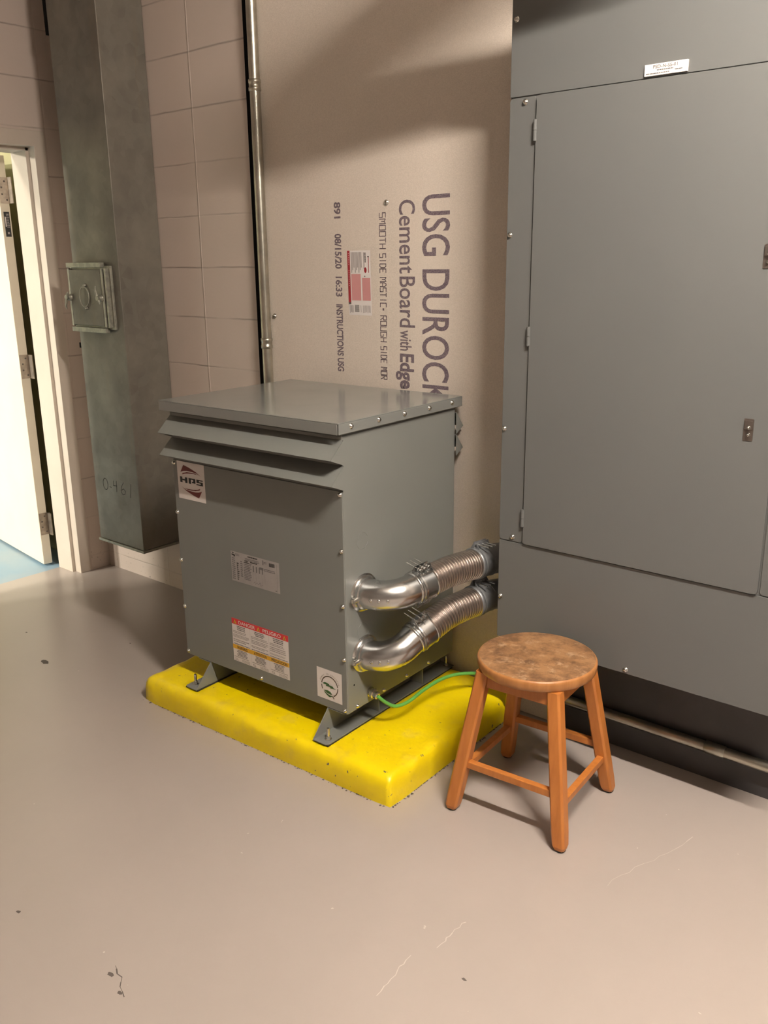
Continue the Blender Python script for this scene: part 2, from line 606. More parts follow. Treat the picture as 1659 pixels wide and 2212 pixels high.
# open door leaf in the adjoining room, hinged on the far jamb
DO = Vector((-4.183, 2.203, 0.012))
Md = Matrix.Translation(DO) @ Matrix.Rotation(rad(-7.2), 4, 'Z')
b = MB(); b.box((-0.91, 0, 0), (0, 0.045, 1.995), 'door_paint', Md)
DOOR = struct(b, 'door_1', 0.002)
for zc in (1.853, 1.035, 0.228):
    h = MB()
    def P(x, y, z): return Md @ Vector((x, y, z-0.012))
    h.add([P(0.0012, 0.004, zc-0.058), P(0.0012, 0.047, zc-0.058), P(0.0012, 0.047, zc+0.058), P(0.0012, 0.004, zc+0.058)], [(0, 1, 2, 3)], 'hinge_steel')
    h.add([P(0.0003, 0.004, zc-0.058), P(0.0003, 0.047, zc-0.058), P(0.0003, 0.047, zc+0.058), P(0.0003, 0.004, zc+0.058)], [(0, 1, 2, 3)], 'hinge_steel')
    for k in range(5):
        za = zc-0.058+k*0.0232
        q = P(0.010, 0.0515, 0)
        h.cyl((q.x, q.y, za+0.0006), (q.x, q.y, za+0.0226), 0.0075, 'hinge_steel', 12)
    q = P(0.010, 0.0515, 0)
    h.box((q.x+0.002, 2.2455, zc-0.058), (q.x+0.030, 2.2498, zc+0.058), 'hinge_steel')
    for dz, dy in ((0.04, 0.032), (0.013, 0.016), (-0.017, 0.016), (-0.042, 0.036)):
        h.lathe(P(0.0012, dy, zc+dz), Md.to_3x3() @ Vector((1, 0, 0)), [(0.0045, 0), (0.0035, 0.0008)], 'chip_dark', 10)
    h.build('hinge', DOOR)
h = MB()
pl = Plane(Md @ Vector((0.0008, 0.012, 1.702-0.012-0.056)), Md.to_3x3() @ Vector((0, 1, 0)), (0, 0, 1))
pl.rect(h, 0, 0, 0.026, 0.112, 'ink_black', 0)
pl.rect(h, 0.003, 0.045, 0.008, 0.09, 'white_vinyl', 0.0004)
pl.lines(h, 0.010, 0.04, 0.024, 0.105, 9, 'ink_pale', 0.0004, dash=0.005)
pl.rect(h, 0.009, 0.012, 0.018, 0.022, 'ink_pale', 0.0004)
h.build('rating_plate', DOOR, label='small black and silver plate on the door edge')

# ------------------------------------------------------------------ floor marks
def ribbon(pts, w, m, name):
    r = MB()
    for (x0, y0), (x1, y1) in zip(pts[:-1], pts[1:]):
        t = Vector((x1-x0, y1-y0, 0))
        q = Vector((-t.y, t.x, 0)).normalized()*w*0.5*(0.5+random.random())
        r.add([Vector((x0, y0, 0.0004))-q, Vector((x1, y1, 0.0004))-q, Vector((x1, y1, 0.0004))+q, Vector((x0, y0, 0.0004))+q], [(0, 1, 2, 3)], m)
    r.build(name, FLOOR)
def jagged(a, c, n, amp):
    return [(a[0]+(c[0]-a[0])*i/n+random.uniform(-amp, amp), a[1]+(c[1]-a[1])*i/n+random.uniform(-amp, amp)) for i in range(n+1)]
ribbon(jagged((-1.019, 1.166), (-1.035, 1.30), 10, 0.004), 0.0016, 'crack_pale', 'crack')
ribbon(jagged((-1.003, 1.36), (-1.0, 1.47), 9, 0.004), 0.0016, 'crack_pale', 'crack')
ribbon(jagged((-0.80, 1.80), (-0.70, 2.12), 12, 0.006), 0.0014, 'crack_pale', 'crack')
ribbon(jagged((-1.53, 0.86), (-1.44, 0.82), 7, 0.004), 0.0022, 'chip_dark', 'crack')
for (x, y, r_) in ((-3.116, 1.594, 0.022), (-3.30, 1.42, 0.012), (-1.862, 0.806, 0.007), (-3.001, 1.912, 0.005), (-1.515, 0.835, 0.009), (-1.455, 0.818, 0.007), (-0.9, 1.32, 0.006), (-3.45, 1.70, 0.006)):
    r = MB()
    n = 14
    r.add([(x+math.cos(2*PI*i/n)*r_*random.uniform(0.7, 1.15), y+math.sin(2*PI*i/n)*r_*random.uniform(0.4, 0.8), 0.0005) for i in range(n)], [tuple(range(n))], 'chip_dark')
    r.build('chip', FLOOR)

# ------------------------------------------------------------------ cement board with stencilled print
BY = 2.428
t = thing('cement_board', 'tan cement board on the back wall with purple stencilled lettering', 'board', (-1.97, YB, 0.0))
b = MB(); b.box((-2.618, BY, 0.004), (-1.298, YB, 3.05), 'cement_board')
b.build('board', t)
pl = Plane((0, BY, 0), (0, 0, -1), (1, 0, 0))     # reads downwards: x = -z, y = world x
def zt(py, base=437.0, z0=1.718): return -(z0-0.00152*(py-base))
GL = {'S': [[(1, 1), (0, 1), (0, .5), (1, .5), (1, 0), (0, 0)]], 'M': [[(0, 0), (0, 1), (.5, .8), (1, 1), (1, 0)], [(.5, .8), (.5, .35)]],
      'O': [[(0, 0), (0, 1), (1, 1), (1, 0), (0, 0)]], 'T': [[(0, 1), (1, 1)], [(.5, 1), (.5, 0)]], 'H': [[(0, 0), (0, 1)], [(1, 0), (1, 1)], [(0, .5), (1, .5)]],
      'I': [[(.5, 0), (.5, 1)]], 'D': [[(0, 0), (0, 1), (.7, 1), (1, .75), (1, .25), (.7, 0), (0, 0)]], 'E': [[(1, 1), (0, 1), (0, 0), (1, 0)], [(0, .5), (.8, .5)]],
      'A': [[(0, 0), (0, .7), (.3, 1), (.7, 1), (1, .7), (1, 0)], [(0, .42), (1, .42)]], 'C': [[(1, 1), (0, 1), (0, 0), (1, 0)]],
      'R': [[(0, 0), (0, 1), (1, 1), (1, .5), (0, .5)], [(.4, .5), (1, 0)]], 'U': [[(0, 1), (0, 0), (1, 0), (1, 1)]], 'G': [[(1, 1), (0, 1), (0, 0), (1, 0), (1, .45), (.5, .45)]],
      '*': [[(.3, .5), (.7, .5)]]}
def print_line(name, items):
    b = MB()
    for s_, x0, base, cap, wd, bold in items:
        pl.text(b, s_, x0, base, cap, 'stencil_ink', 0.0006, width=wd, bold=bold)
    return b.build(name, t, label='purple stencilled line reading downwards')
print_line('printed_heading', [('USG DUROCK', -1.722, -1.866, 0.109, 0.680, 0.009)])
print_line('printed_subheading', [('Cement', -1.711, -1.965, 0.066, 0.236, 0.010), ('Board', -1.465, -1.965, 0.066, 0.169, 0.010), ('with', -1.286, -1.964, 0.050, 0.069, 0.010), ('Edge', -1.206, -1.964, 0.060, 0.122, 0.030)])
b = MB()
for word, a0, a1 in (('SMOOTH', 465, 545), ('SIDE', 553, 597), ('MASTIC', 605, 673), ('*', 673, 681), ('ROUGH', 690, 752), ('SIDE', 760, 800), ('MOR', 808, 838)):
    n_ = len(word)
    st_ = 0.00152*(a1-a0)/n_
    for i, ch in enumerate(word):
        for pts in GL[ch]:
            pl.stroke(b, [(zt(a0)+st_*(i+0.08+0.74*x), -2.053+0.027*y) for x, y in pts], 0.0032 if ch != '*' else 0.007, 'stencil_ink', 0.0006)
b.build('printed_notice', t, label='thin square stencilled line reading downwards')
for s_, a0, a1 in (('891', 437, 473), ('08/15/20', 507, 586), ('16:33', 604, 650), ('INSTRUCTIONS USG', 668, 827)):
    print_line('printed_date_line', [(s_, zt(a0), -2.262, 0.030, 0.00152*(a1-a0), 0.03)])
b = MB()
pw = Plane((-2.200, BY, 1.331), (1, 0, 0.0), (-0.02, 0, 1))
w_, h_ = 0.108, 0.222
R_ = lambda x0, y0, x1, y1, m, k=0.0010: pw.rect(b, x0*w_, y0*h_, x1*w_, y1*h_, m, k)
R_(0, 0, 1, 1, 'white_vinyl', 0.0006)
R_(0.0, 0.20, 0.11, 1.0, 'ink_crimson')
R_(0.0, 0.17, 0.11, 0.20, 'chip_dark')
for i in range(16):
    if i not in (6, 7):
        R_(0.04, 0.95-i*0.033, 0.075, 0.965-i*0.033, 'ink_pink', 0.0012)
R_(0.15, 0.23, 0.56, 0.64, 'ink_pink')
R_(0.62, 0.23, 0.97, 0.58, 'ink_pink')
for i in range(9):
    y_ = 0.62+0.0
    x_ = 0.16+i*0.053
    R_(x_, 0.66+0.04*(i % 3), x_+0.036, 0.975, 'ink_pale')
R_(0.70, 0.72, 0.74, 0.97, 'ink_pale')
for i in range(9):
    R_(0.755, 0.955-i*0.017, 0.80, 0.967-i*0.017, 'ink_black')
R_(0.90, 0.66, 0.925, 0.90, 'ink_crimson')
R_(0.88, 0.895, 0.93, 0.915, 'ink_black')
pw.poly(b, [(0.775*w_+0.0058*math.cos(2*PI*i/18), 0.70*h_+0.0098*math.sin(2*PI*i/18)) for i in range(18)], 'ink_crimson', 0.0012)
R_(0.72, 0.60, 0.76, 0.61, 'ink_black'); R_(0.735, 0.592, 0.745, 0.618, 'ink_black')
for i in range(12):
    R_(0.26, 0.05+i*0.0095, 0.46, 0.0555+i*0.0095, 'ink_fine')
for x0, n_ in ((0.05, 2), (0.13, 2), (0.52, 1), (0.62, 7)):
    for i in range(n_):
        R_(x0+i*0.05, 0.03+0.02*random.random(), x0+i*0.05+0.025, 0.155, 'ink_pale')
b.build('product_sticker', t, label='small white and pink paper sticker with a red strip')
for (x, z) in ((-2.022, 1.706), (-2.592, 1.315)):
    screw_mb((x, BY, z), (0, -1, 0), 0.008).build('screw', t)

# ------------------------------------------------------------------ vertical conduit
t = thing('vertical_conduit', 'tall steel conduit running up the wall beside the cement board', 'conduit', (-2.614, 2.400, 1.0))
b = MB(); b.cyl((-2.614, 2.400, 0.10), (-2.614, 2.400, ZC), 0.0195, 'emt_steel', 24)
b.build('pipe', t)
for z in (2.135, 1.212):
    c = MB()
    c.lathe((-2.614, 2.400, z-0.02), (0, 0, 1), [(0.0200, 0), (0.0228, 0.001), (0.0228, 0.012), (0.0213, 0.0135), (0.0213, 0.0265), (0.0228, 0.028), (0.0228, 0.039), (0.0200, 0.040)], 'emt_steel', 24)
    c.build('coupling', t)

# ------------------------------------------------------------------ galvanised duct in the corner
DX0, DX1, DY0, DZ0 = -3.645, -3.300, 2.220, 0.262
t = thing('air_duct', 'tall galvanized metal duct hanging in the corner beside the door', 'duct', ((DX0+DX1)/2, 2.33, DZ0))
b = MB()
b.box((DX0, DY0, DZ0), (DX1, YB-0.002, ZC), 'galvanized')
b.build('shell', t, 0.003)
b = MB()
b.box((DX0-0.006, DY0-0.006, DZ0-0.012), (DX1+0.006, YB-0.002, DZ0-0.0005), 'galvanized_bright')
b.build('bottom_flange', t, 0.001)
# access door
b = MB()
AX0, AX1, AZ0, AZ1 = -3.652, -3.345, 1.236, 1.520
b.box((AX0, DY0-0.012, AZ0+0.01), (AX1, DY0, AZ1-0.01), 'galvanized_bright')
ad = b.build('access_door', t, 0.002, label='square access hatch with ring handle and two wing latches')
b = MB()
b.box((AX0+0.020, DY0-0.030, AZ0+0.024), (AX1-0.050, DY0-0.0125, AZ1-0.024), 'galvanized')
b.build('hatch_plate', ad, 0.003)
for z0 in (AZ0-0.004, AZ1-0.016):
    b = MB(); b.box((AX0+0.008, DY0-0.034, z0), (AX1-0.040, DY0-0.0125, z0+0.020), 'galvanized_bright')
    b.build('edge_bar', ad, 0.0015)
for x0 in (AX0+0.006, AX1-0.048, AX1-0.022):
    b = MB(); b.box((x0, DY0-0.030, AZ0+0.020), (x0+0.012, DY0-0.0125, AZ1-0.020), 'galvanized_bright')
    b.build('edge_bar', ad, 0.0015)
b = MB()
cx, cz = (AX0+0.02+AX1-0.05)/2, (AZ0+AZ1)/2+0.004
b.tube([(cx+0.026*math.cos(a), DY0-0.040+0.006*math.cos(a), cz+0.042*math.sin(a)) for a in [2*PI*i/28 for i in range(29)]], 0.0028, 'galvanized_bright', 8)
for s_ in (-1, 1):
    b.lathe((cx, DY0-0.0305, cz+s_*0.048), (0, -1, 0), [(0.007, 0), (0.006, 0.008), (0.003, 0.011)], 'galvanized_bright', 10)
b.build('ring_handle', ad)
for x, sg in ((AX0+0.016, -1), (AX1-0.052, 1)):
    b = MB()
    z = (AZ0+AZ1)/2
    b.lathe((x, DY0-0.0305, z), (0, -1, 0), [(0.015, 0), (0.015, 0.008), (0.008, 0.010), (0.008, 0.016), (0.012, 0.018), (0.011, 0.024)], 'galvanized_bright', 14)
    b.tube([(x, DY0-0.048, z), (x-0.006, DY0-0.052, z+sg*0.022), (x-0.014, DY0-0.050, z+sg*0.036), (x-0.012, DY0-0.048, z+sg*0.050)], [0.007, 0.006, 0.005, 0.003], 'galvanized_bright', 8)
    b.tube([(x, DY0-0.048, z), (x+0.010, DY0-0.052, z-sg*0.016), (x+0.012, DY0-0.050, z-sg*0.024)], [0.006, 0.005, 0.003], 'galvanized_bright', 8)
    b.build('wing_latch', ad)
b = MB(); b.box((DX0-0.016, DY0+0.002, 1.155), (DX0-0.0005, DY0+0.010, 1.178), 'dark_gap')  # added tab, stands in for a small dark hole in the duct edge
b.build('edge_tab', t, label='small dark tab standing in for a hole in the duct edge below the hatch')
b = MB(); b.box((DX0-0.030, DY0+0.004, 2.43), (DX0-0.0005, DY0+0.016, 2.66), 'dark_gap')
b.build('edge_tab', t, label='dark bracket on the duct edge high above the door')
# pencilled number on the duct
b = MB()
pn = Plane((-3.578, DY0, 0.505), (1, 0, 0.0), (0, 0, 1))
g = 0.0030
el = [(0.020+0.019*math.cos(a), 0.032+0.027*math.sin(a)) for a in [2*PI*i/16 for i in range(17)]]
pn.stroke(b, el, g, 'pencil', 0.0005)
pn.stroke(b, [(0.052, 0.024), (0.066, 0.022)], g, 'pencil', 0.0005)
pn.stroke(b, [(0.086, 0.056), (0.084, 0.034), (0.112, 0.036)], g, 'pencil', 0.0005)
pn.stroke(b, [(0.110, 0.060), (0.106, 0.008)], g, 'pencil', 0.0005)
pn.stroke(b, [(0.166, 0.060), (0.146, 0.036), (0.140, 0.016), (0.152, 0.002), (0.170, 0.006), (0.176, 0.020), (0.164, 0.030), (0.146, 0.022)], g, 'pencil', 0.0005)
pn.stroke(b, [(0.222, 0.060), (0.210, -0.004)], g, 'pencil', 0.0005)
b.build('pencilled_number', t, label='hand-written number 0-461')

# ------------------------------------------------------------------ switchgear cabinet
CF = 2.190
KC = CF/2.13
def cx_(x): return x*KC
def cz_(z): return 1.52+(z-1.52)*KC
CX0, CX1, CZ0, CZ1 = cx_(-1.352), cx_(-0.525), cz_(0.414), 2.19
t = thing('electrical_cabinet', 'large grey wall-mounted electrical cabinet behind the wooden stool', 'electrical cabinet', ((CX0+CX1)/2, 2.28, CZ0))
b = MB(); b.box((CX0, CF+0.004, CZ0), (CX1, 2.426, CZ1), 'cabinet_enamel')
b.build('enclosure', t, 0.002)
def rounded(x0, z0, x1, z1, r, y):
    P = []
    for cx, cz, a0 in ((x1-r, z1-r, 0), (x0+r, z1-r, 90), (x0+r, z0+r, 180), (x1-r, z0+r, 270)):
        for k in range(5):
            a = rad(a0+k*22.5)
            P.append((cx+r*math.cos(a), y, cz+r*math.sin(a)))
    return P
def sheet(name, x0, z0, x1, z1, r, y0, y1, **kw):
    b = MB()
    b.prism(rounded(x0, z0, x1, z1, r, y0), (0, y1-y0, 0), 'cabinet_enamel')
    return b.build(name, t, 0.0008, **kw)
sheet('bottom_panel', CX0, CZ0, CX1, cz_(0.7215), 0.002, CF, CF+0.0038)
sheet('top_panel', CX0, cz_(1.9195), CX1, CZ1, 0.002, CF, CF+0.0038)
sheet('side_strip', CX0, cz_(0.7245), cx_(-1.2745), cz_(1.9165), 0.009, CF, CF+0.0038)
sheet('side_strip', cx_(-0.6045), cz_(0.7245), CX1, cz_(1.9165), 0.009, CF, CF+0.0038)
dr = sheet('door', cx_(-1.2700), cz_(0.7245), cx_(-0.6090), cz_(1.9165), 0.010, CF-0.006, CF+0.0036)
for z in (cz_(1.834), cz_(1.316), cz_(0.802)):
    b = MB()
    for k in range(2):
        za = z-0.026+k*0.0265
        b.cyl((cx_(-1.2712), CF-0.007, za), (cx_(-1.2712), CF-0.007, za+(0.0258 if k else 0.0258)), 0.0052, 'cabinet_enamel', 14)
    b.build('door_hinge', t, 0.0006)
for x, z in ((-0.668, 1.126), (-0.662, 1.518)):
    x, z = cx_(x), cz_(z)
    b = MB()
    b.prism(rounded(x-0.0115, z-0.027, x+0.0115, z+0.027, 0.002, CF-0.0075), (0, 0.0025, 0), 'latch_metal')
    lt = b.build('latch', dr, label='recessed metal slide latch')
    b = MB()
    b.box((x-0.0095, CF-0.0105, z+0.001), (x+0.0095, CF-0.0076, z+0.022), 'latch_metal')
    b.build('latch_slide', dr, 0.0006)
    for dz in (0.006, -0.012):
        screw_mb((x+0.001, CF-0.0076 if dz < 0 else CF-0.0106, z+dz), (0, -1, 0), 0.0042).build('latch_rivet', dr)
for x, z in ((-1.306, 1.905), (-1.342, 1.580), (-1.344, 1.054), (-1.307, 0.738), (-1.343, 0.545), (-0.933, 0.426), (-1.338, 2.100)):
    screw_mb((cx_(x), CF-0.0003, cz_(z)), (0, -1, 0), 0.0062).build('screw', t)
b = MB()
pp = Plane((cx_(-0.984), CF-0.0062, cz_(1.9225)), (1, 0, 0), (0, 0, 1))
b.box((cx_(-0.984), CF-0.006, cz_(1.9225)), (cx_(-0.882), CF, cz_(1.9470)), 'white_vinyl')
pp.text(b, 'PSD-N-SS-01', 0.051, 0.0150, 0.0072, 'ink_fine', 0.0004, width=0.060, bold=0.01, align='C')
pp.lines(b, 0.030, 0.0095, 0.072, 0.0125, 1, 'ink_fine', 0.0004, 0.7, 0.05, True)
pp.lines(b, 0.004, 0.0030, 0.062, 0.0060, 1, 'ink_fine', 0.0004, 0.7, 0.05)
pp.lines(b, 0.075, 0.0065, 0.094, 0.0090, 1, 'ink_fine', 0.0004, 0.7, 0.05)
b.build('nameplate', t, label='white engraved nameplate reading PSD-N-SS-01')

# horizontal conduit low on the wall beneath the cabinet
t = thing('wall_conduit', 'scratched steel conduit running along the wall below the grey cabinet', 'conduit', (-0.4, 2.408, 0.114))
b = MB(); b.cyl((-1.36, 2.408, 0.114), (1.4, 2.408, 0.114), 0.0165, 'emt_steel', 20)
b.build('pipe', t)
for x in (-0.76, 0.55):
    c = MB()
    c.lathe((x-0.03, 2.408, 0.114), (1, 0, 0), [(0.0168, 0), (0.0186, 0.001), (0.0186, 0.058), (0.0168, 0.06)], 'emt_steel', 20)
    c.build('coupling', t)

# ------------------------------------------------------------------ yellow equipment pad
FL, FR, BR, BL = Vector((-2.548, 1.655, 0)), Vector((-1.426, 1.704, 0)), Vector((-1.447, 2.424, 0)), Vector((-2.585, 2.424, 0))
def perim(inset, z, n):
    c = (FL+FR+BR+BL)/4
    P = []
    Q = [FL, FR, BR, BL]
    ins = []
    for i in range(4):
        a = (Q[i-1]-Q[i]).normalized()
        d = (Q[(i+1) % 4]-Q[i]).normalized()
        ins.append(Q[i]+(a+d)*inset)
    for i in range(4):
        a, d = ins[i], ins[(i+1) % 4]
        for k in range(n):
            P.append(a.lerp(d, k/n)+Vector((0, 0, z)))
    return P
b = MB()
rings = []
rc = {0: 0.045, 1: 0.02, 2: 0.03, 3: 0.03}
NP = 56
for inset, z in ((0.0, 0.0), (0.0, 0.02), (0.001, 0.045), (0.003, 0.062), (0.009, 0.076), (0.018, 0.085), (0.030, 0.0883), (0.05, 0.0891)):
    R0 = perim(inset, z, NP)
    for i, p in enumerate(R0):
        # knocked-off corners
        for j, q in enumerate((FL, FR, BR, BL)):
            d = (Vector((p.x, p.y, 0))-q).length
            if d < 0.06:
                c = (FL+FR+BR+BL)/4
                pull = (0.06-d)/0.06*(0.012 if j == 0 else 0.006)
                p += (c-q).normalized()*pull
        if 0 < z:
            k = 0.0075 if 0.05 < z < 0.0886 else 0.002
            p += Vector((noise.noise(p*14), noise.noise(p*14+Vector((9, 3, 1))), noise.noise(p*16+Vector((4, 7, 2)))*(1.0 if 0.05 < z < 0.0885 else 0.3)))*k
            p.y = min(p.y, 2.426)
    rings.append(R0)
b.loft(rings, 'yellow_paint', True, True)
pad = b.build('equipment_pad', None, off=(-2.0, 2.04, 0))
pad['label'] = 'low bright yellow painted concrete pad under the grey transformer'
pad['category'] = 'concrete pad'
b = MB()
for a_, c_ in ((FL, FR), (FR, BR)):
    n_ = Vector(((c_-a_).y, -(c_-a_).x, 0)).normalized()
    for i in range(130):
        f_ = random.random()
        p_ = a_.lerp(c_, f_)+n_*random.uniform(0.000, 0.007)*(1 if noise.noise(Vector((f_*9, a_.x, 0))) > -0.1 else 0.3)
        r_ = random.uniform(0.0012, 0.0042)
        b.add([p_+Vector((r_*math.cos(q)*random.uniform(0.6, 1.3), r_*math.sin(q)*random.uniform(0.6, 1.3), 0.0006)) for q in [2*PI*j/6 for j in range(6)]], [tuple(range(6))], 'chip_dark')
OFF[pad.name] = Vector((-2.0, 2.04, 0))
b.build('dirt', pad, kind='stuff')

# ------------------------------------------------------------------ transformer
TA = Vector((-1.671, 1.798, 0.0895))
t = thing('transformer', 'grey louvered metal transformer cabinet standing on the yellow pad', 'transformer', TA, rad(1.94), off=(0, 0, TA.z))
TW, TD, TZ0, TZ1 = 0.752, 0.577, 0.175, 1.046
G = 'grey_enamel'
b = MB(); b.box((-TW, 0.002, TZ0), (0, TD, TZ1), G)
b.build('housing', t, 0.003)
# separate bolted front panel below the louvers, edges turned in
b = MB(); b.box((-TW+0.003, -0.0015, TZ0+0.002), (-0.0015, 0.0018, 0.884), G)
b.build('front_panel', t, 0.0008)
# lid: a shallow pan
b = MB()
LZ0, LZ1 = 1.053, 1.0865
b.box((-TW-0.013, -0.029, LZ1-0.003), (0.013, TD+0.022, LZ1), 'lid_enamel')
b.box((-TW-0.013, -0.029, LZ0), (0.0105, -0.0265, LZ1-0.003), 'lid_enamel')
b.box((-TW-0.013, TD+0.0195, LZ0), (0.013, TD+0.022, LZ1-0.003), 'lid_enamel')
b.box((0.0105, -0.0245, LZ0), (0.013, TD+0.0195, LZ1-0.003), 'lid_enamel')
b.box((-TW-0.013, -0.0265, LZ0), (-TW-0.0105, TD+0.0195, LZ1-0.003), 'lid_enamel')
b.box((-TW+0.002, 0.004, TZ1-0.002), (-0.002, TD-0.002, LZ1-0.0035), 'lid_enamel')
lid = b.build('lid', t, 0.0012)
for v in (0.029, 0.155, 0.280, 0.411, 0.538):
    screw_mb((0.013, v, 1.0715), (1, 0, 0), 0.0062).build('lid_screw', lid)
# louvers, front and rear
def hood(z, v0, sg):
    b = MB()
    x0, x1 = -TW+0.002, 0.006
    o_, d1, d2, th = 0.056, 0.050, 0.072, 0.0016
    b.add([(x0, v0, z), (x1, v0, z), (x1, v0-sg*o_, z-d1), (x0, v0-sg*o_, z-d1), (x0, v0, z-th*1.6), (x1, v0, z-th*1.6), (x1, v0-sg*(o_-0.001), z-d1-th), (x0, v0-sg*(o_-0.001), z-d1-th)],
          [(0, 1, 2, 3), (7, 6, 5, 4), (2, 6, 7, 3), (0, 4, 5, 1)], G)
    for xa, xb in ((x0, x0+th), (x1-th, x1)):
        b.prism([(xa, v0, z), (xa, v0-sg*o_, z-d1), (xa, v0-sg*o_*0.0, z-d2)], (xb-xa, 0, 0), G)
    return b
for z in (1.034, 0.960):
    hood(z, 0.0015, 1).build('louver', t)
    b = hood(z, TD-0.0005, -1)
    for i, p in enumerate(b.v):   # the wall is close: the rear hoods are shallower
        p.y = TD+(p.y-TD)*0.72
    b.build('louver', t)
b = MB()
for z in (1.010, 0.930):
    b.box((-TW+0.02, 0.0008, z-0.022), (-0.02, 0.0035, z+0.010), 'dark_gap')
b.build('vent_opening', t, label='dark opening behind the louvers')
# mounting rails, mirrored channels, with pads and anchor bolts
for u0, sg in ((-0.083, 1), (-0.626, -1)):
    zb = 0.0945
    b = MB()
    th = 0.003
    xa, xb = (u0, u0+th*sg)
    v1 = TD+0.044
    b.prism([(xa, -0.072, zb), (xa, -0.072, zb+0.004), (xa, -0.002, TZ0), (xa, TD, TZ0), (xa, v1, zb+0.004), (xa, v1, zb)], (xb-xa, 0, 0), G)
    e = u0+0.060*sg
    b.prism([(u0, -0.074, zb), (e-0.008*sg, -0.074, zb), (e, -0.066, zb), (e, v1, zb), (u0, v1, zb)], (0, 0, th), G)
    b.box((min(u0, e+0.006*sg), -0.001, TZ0-0.003), (max(u0, e+0.006*sg), TD, TZ0-0.0004), G)
    for v in (0.185, 0.43):
        b.box((min(u0, e-0.004*sg), v, zb+th), (max(u0, e-0.004*sg), v+0.003, TZ0-0.003), G)
    rail = b.build('mounting_rail', t, 0.0006)
    b = MB()
    b.box((min(u0-0.001*sg, e), -0.070, 0.0897), (max(u0-0.001*sg, e), v1-0.01, zb-0.0002), 'black_rubber')
    b.build('rubber_pad', rail)
    for v in (-0.044, TD+0.024):
        b = MB()
        c = (u0+0.038*sg, v, zb+th)
        b.lathe(c, (0, 0, 1), [(0.011, 0), (0.011, 0.002)], 'zinc', 18)
        b.lathe((c[0], c[1], c[2]+0.002), (0, 0, 1), [(0.0085, 0), (0.0085, 0.008)], 'zinc', 6, False)
        b.lathe((c[0], c[1], c[2]+0.010), (0, 0, 1), [(0.0048, 0), (0.0048, 0.026), (0.004, 0.028)], 'zinc', 12)
        b.build('anchor_bolt', rail)
# screws on the front and the side
for u, z in ((-0.009, 0.874), (-0.009, 0.703), (-0.009, 0.531), (-0.009, 0.358), (-0.011, 0.187), (-0.744, 0.874), (-0.744, 0.702), (-0.744, 0.530), (-0.744, 0.358), (-0.742, 0.188), (-0.374, 0.190)):
    screw_mb((u, -0.0012, z), (0, -1, 0), 0.0058).build('panel_screw', t)
for v, z in ((0.045, 0.187), (0.178, 0.188), (0.301, 0.190), (0.426, 0.190)):
    screw_mb((0.0, v, z), (1, 0, 0), 0.0050).build('panel_screw', t)
b = MB(); b.lathe((0.0002, 0.032, 0.264), (1, 0, 0), [(0.003, 0), (0.003, 0.0003)], 'dark_gap', 12)
b.build('bolt_hole', t)
for v, z in ((0.085, 0.716), (0.080, 0.428)):
    b = MB()
    pts = [(0.0003, v+0.026*math.cos(a), z+0.026*math.sin(a)) for a in [rad(20+i*320/32) for i in range(33)]]
    b.tube(pts, 0.0007, G, 6)
    b.build('knockout', t)
# --- labels on the front
FP = -0.0016
def gp(px, py):   # green sticker artwork units
    return ((px-105)/1205.0, 1-(py-160-0.397*(px-100))/1430.0)
b = MB()
p1 = Plane((-0.729, FP, 0.755), (1, 0, 0), (0, 0, 1))
w_, h_ = 0.136, 0.129
sc_ = lambda pts: [(x*w_, y*h_) for x, y in pts]
p1.rect(b, 0, 0, w_, h_, 'white_vinyl', 0.0003)
A1 = [(.245, .91), (.12, .71), (.24, .752), (.36, .768), (.565, .762), (.72, .745), (.87, .685), (.71, .775), (.58, .82), (.44, .866)]
A2 = [(.20, .69), (.18, .65), (.30, .688), (.44, .708), (.60, .718), (.78, .712), (.66, .737), (.52, .742), (.36, .733)]
for A in (A1, A2):
    p1.poly(b, sc_(A), 'ink_maroon', 0.0007)
    p1.poly(b, sc_([(1-x, 1.005-y) for x, y in A]), 'ink_maroon', 0.0007)
def blk(x0, y0, x1, y1): p1.rect(b, x0*w_, y0*h_, x1*w_, y1*h_, 'ink_black', 0.0007)
y0, y1 = .44, .59
blk(.09, y0, .175, y1); blk(.275, y0, .36, y1); blk(.17, .497, .28, .535)
blk(.41, y0, .495, y1); blk(.49, .555, .66, y1); blk(.575, .468, .66, .56); blk(.53, .468, .58, .505)
blk(.70, .56, .93, y1); blk(.70, .50, .79, .565); blk(.78, .50, .93, .535); blk(.85, y0, .93, .505); blk(.69, y0, .86, .472)
b.build('logo_sticker', t, label='white sticker with black letters and two dark red arcs')
# rating plate
b = MB()
p2 = Plane((-0.488, FP, 0.511), (1, 0, 0), (0, 0, 1))
w_, h_ = 0.220, 0.103
def L2(x0, y0, x1, y1, n, m='ink_fine', **k): p2.lines(b, x0*w_, y0*h_, x1*w_, y1*h_, n, m, 0.0006, **k)
def Q2(x0, y0, x1, y1, m): p2.rect(b, x0*w_, y0*h_, x1*w_, y1*h_, m, 0.0006)
p2.rect(b, 0, 0, w_, h_, 'silver_label', 0.0003)
p2.poly(b, [(x*w_, y*h_) for x, y in ((.02, .98), (.07, .955), (.01, .90), (.05, .92))], 'ink_black', 0.0006)
Q2(.02, .86, .085, .90, 'ink_black'); Q2(.06, .83, .09, .88, 'ink_black')
L2(.10, .87, .20, .95, 2)
L2(.36, .90, .56, .97, 1, 'ink_black', ragged=0)
L2(.30, .79, .62, .88, 2, ragged=0.1)
L2(.02, .05, .09, .80, 11)
L2(.12, .06, .17, .66, 9, 'ink_black', ragged=0.5)
L2(.20, .20, .25, .75, 8)
L2(.27, .14, .44, .74, 11)
L2(.29, .70, .38, .80, 2, 'ink_black'); L2(.41, .74, .55, .80, 1, 'ink_black', ragged=0)
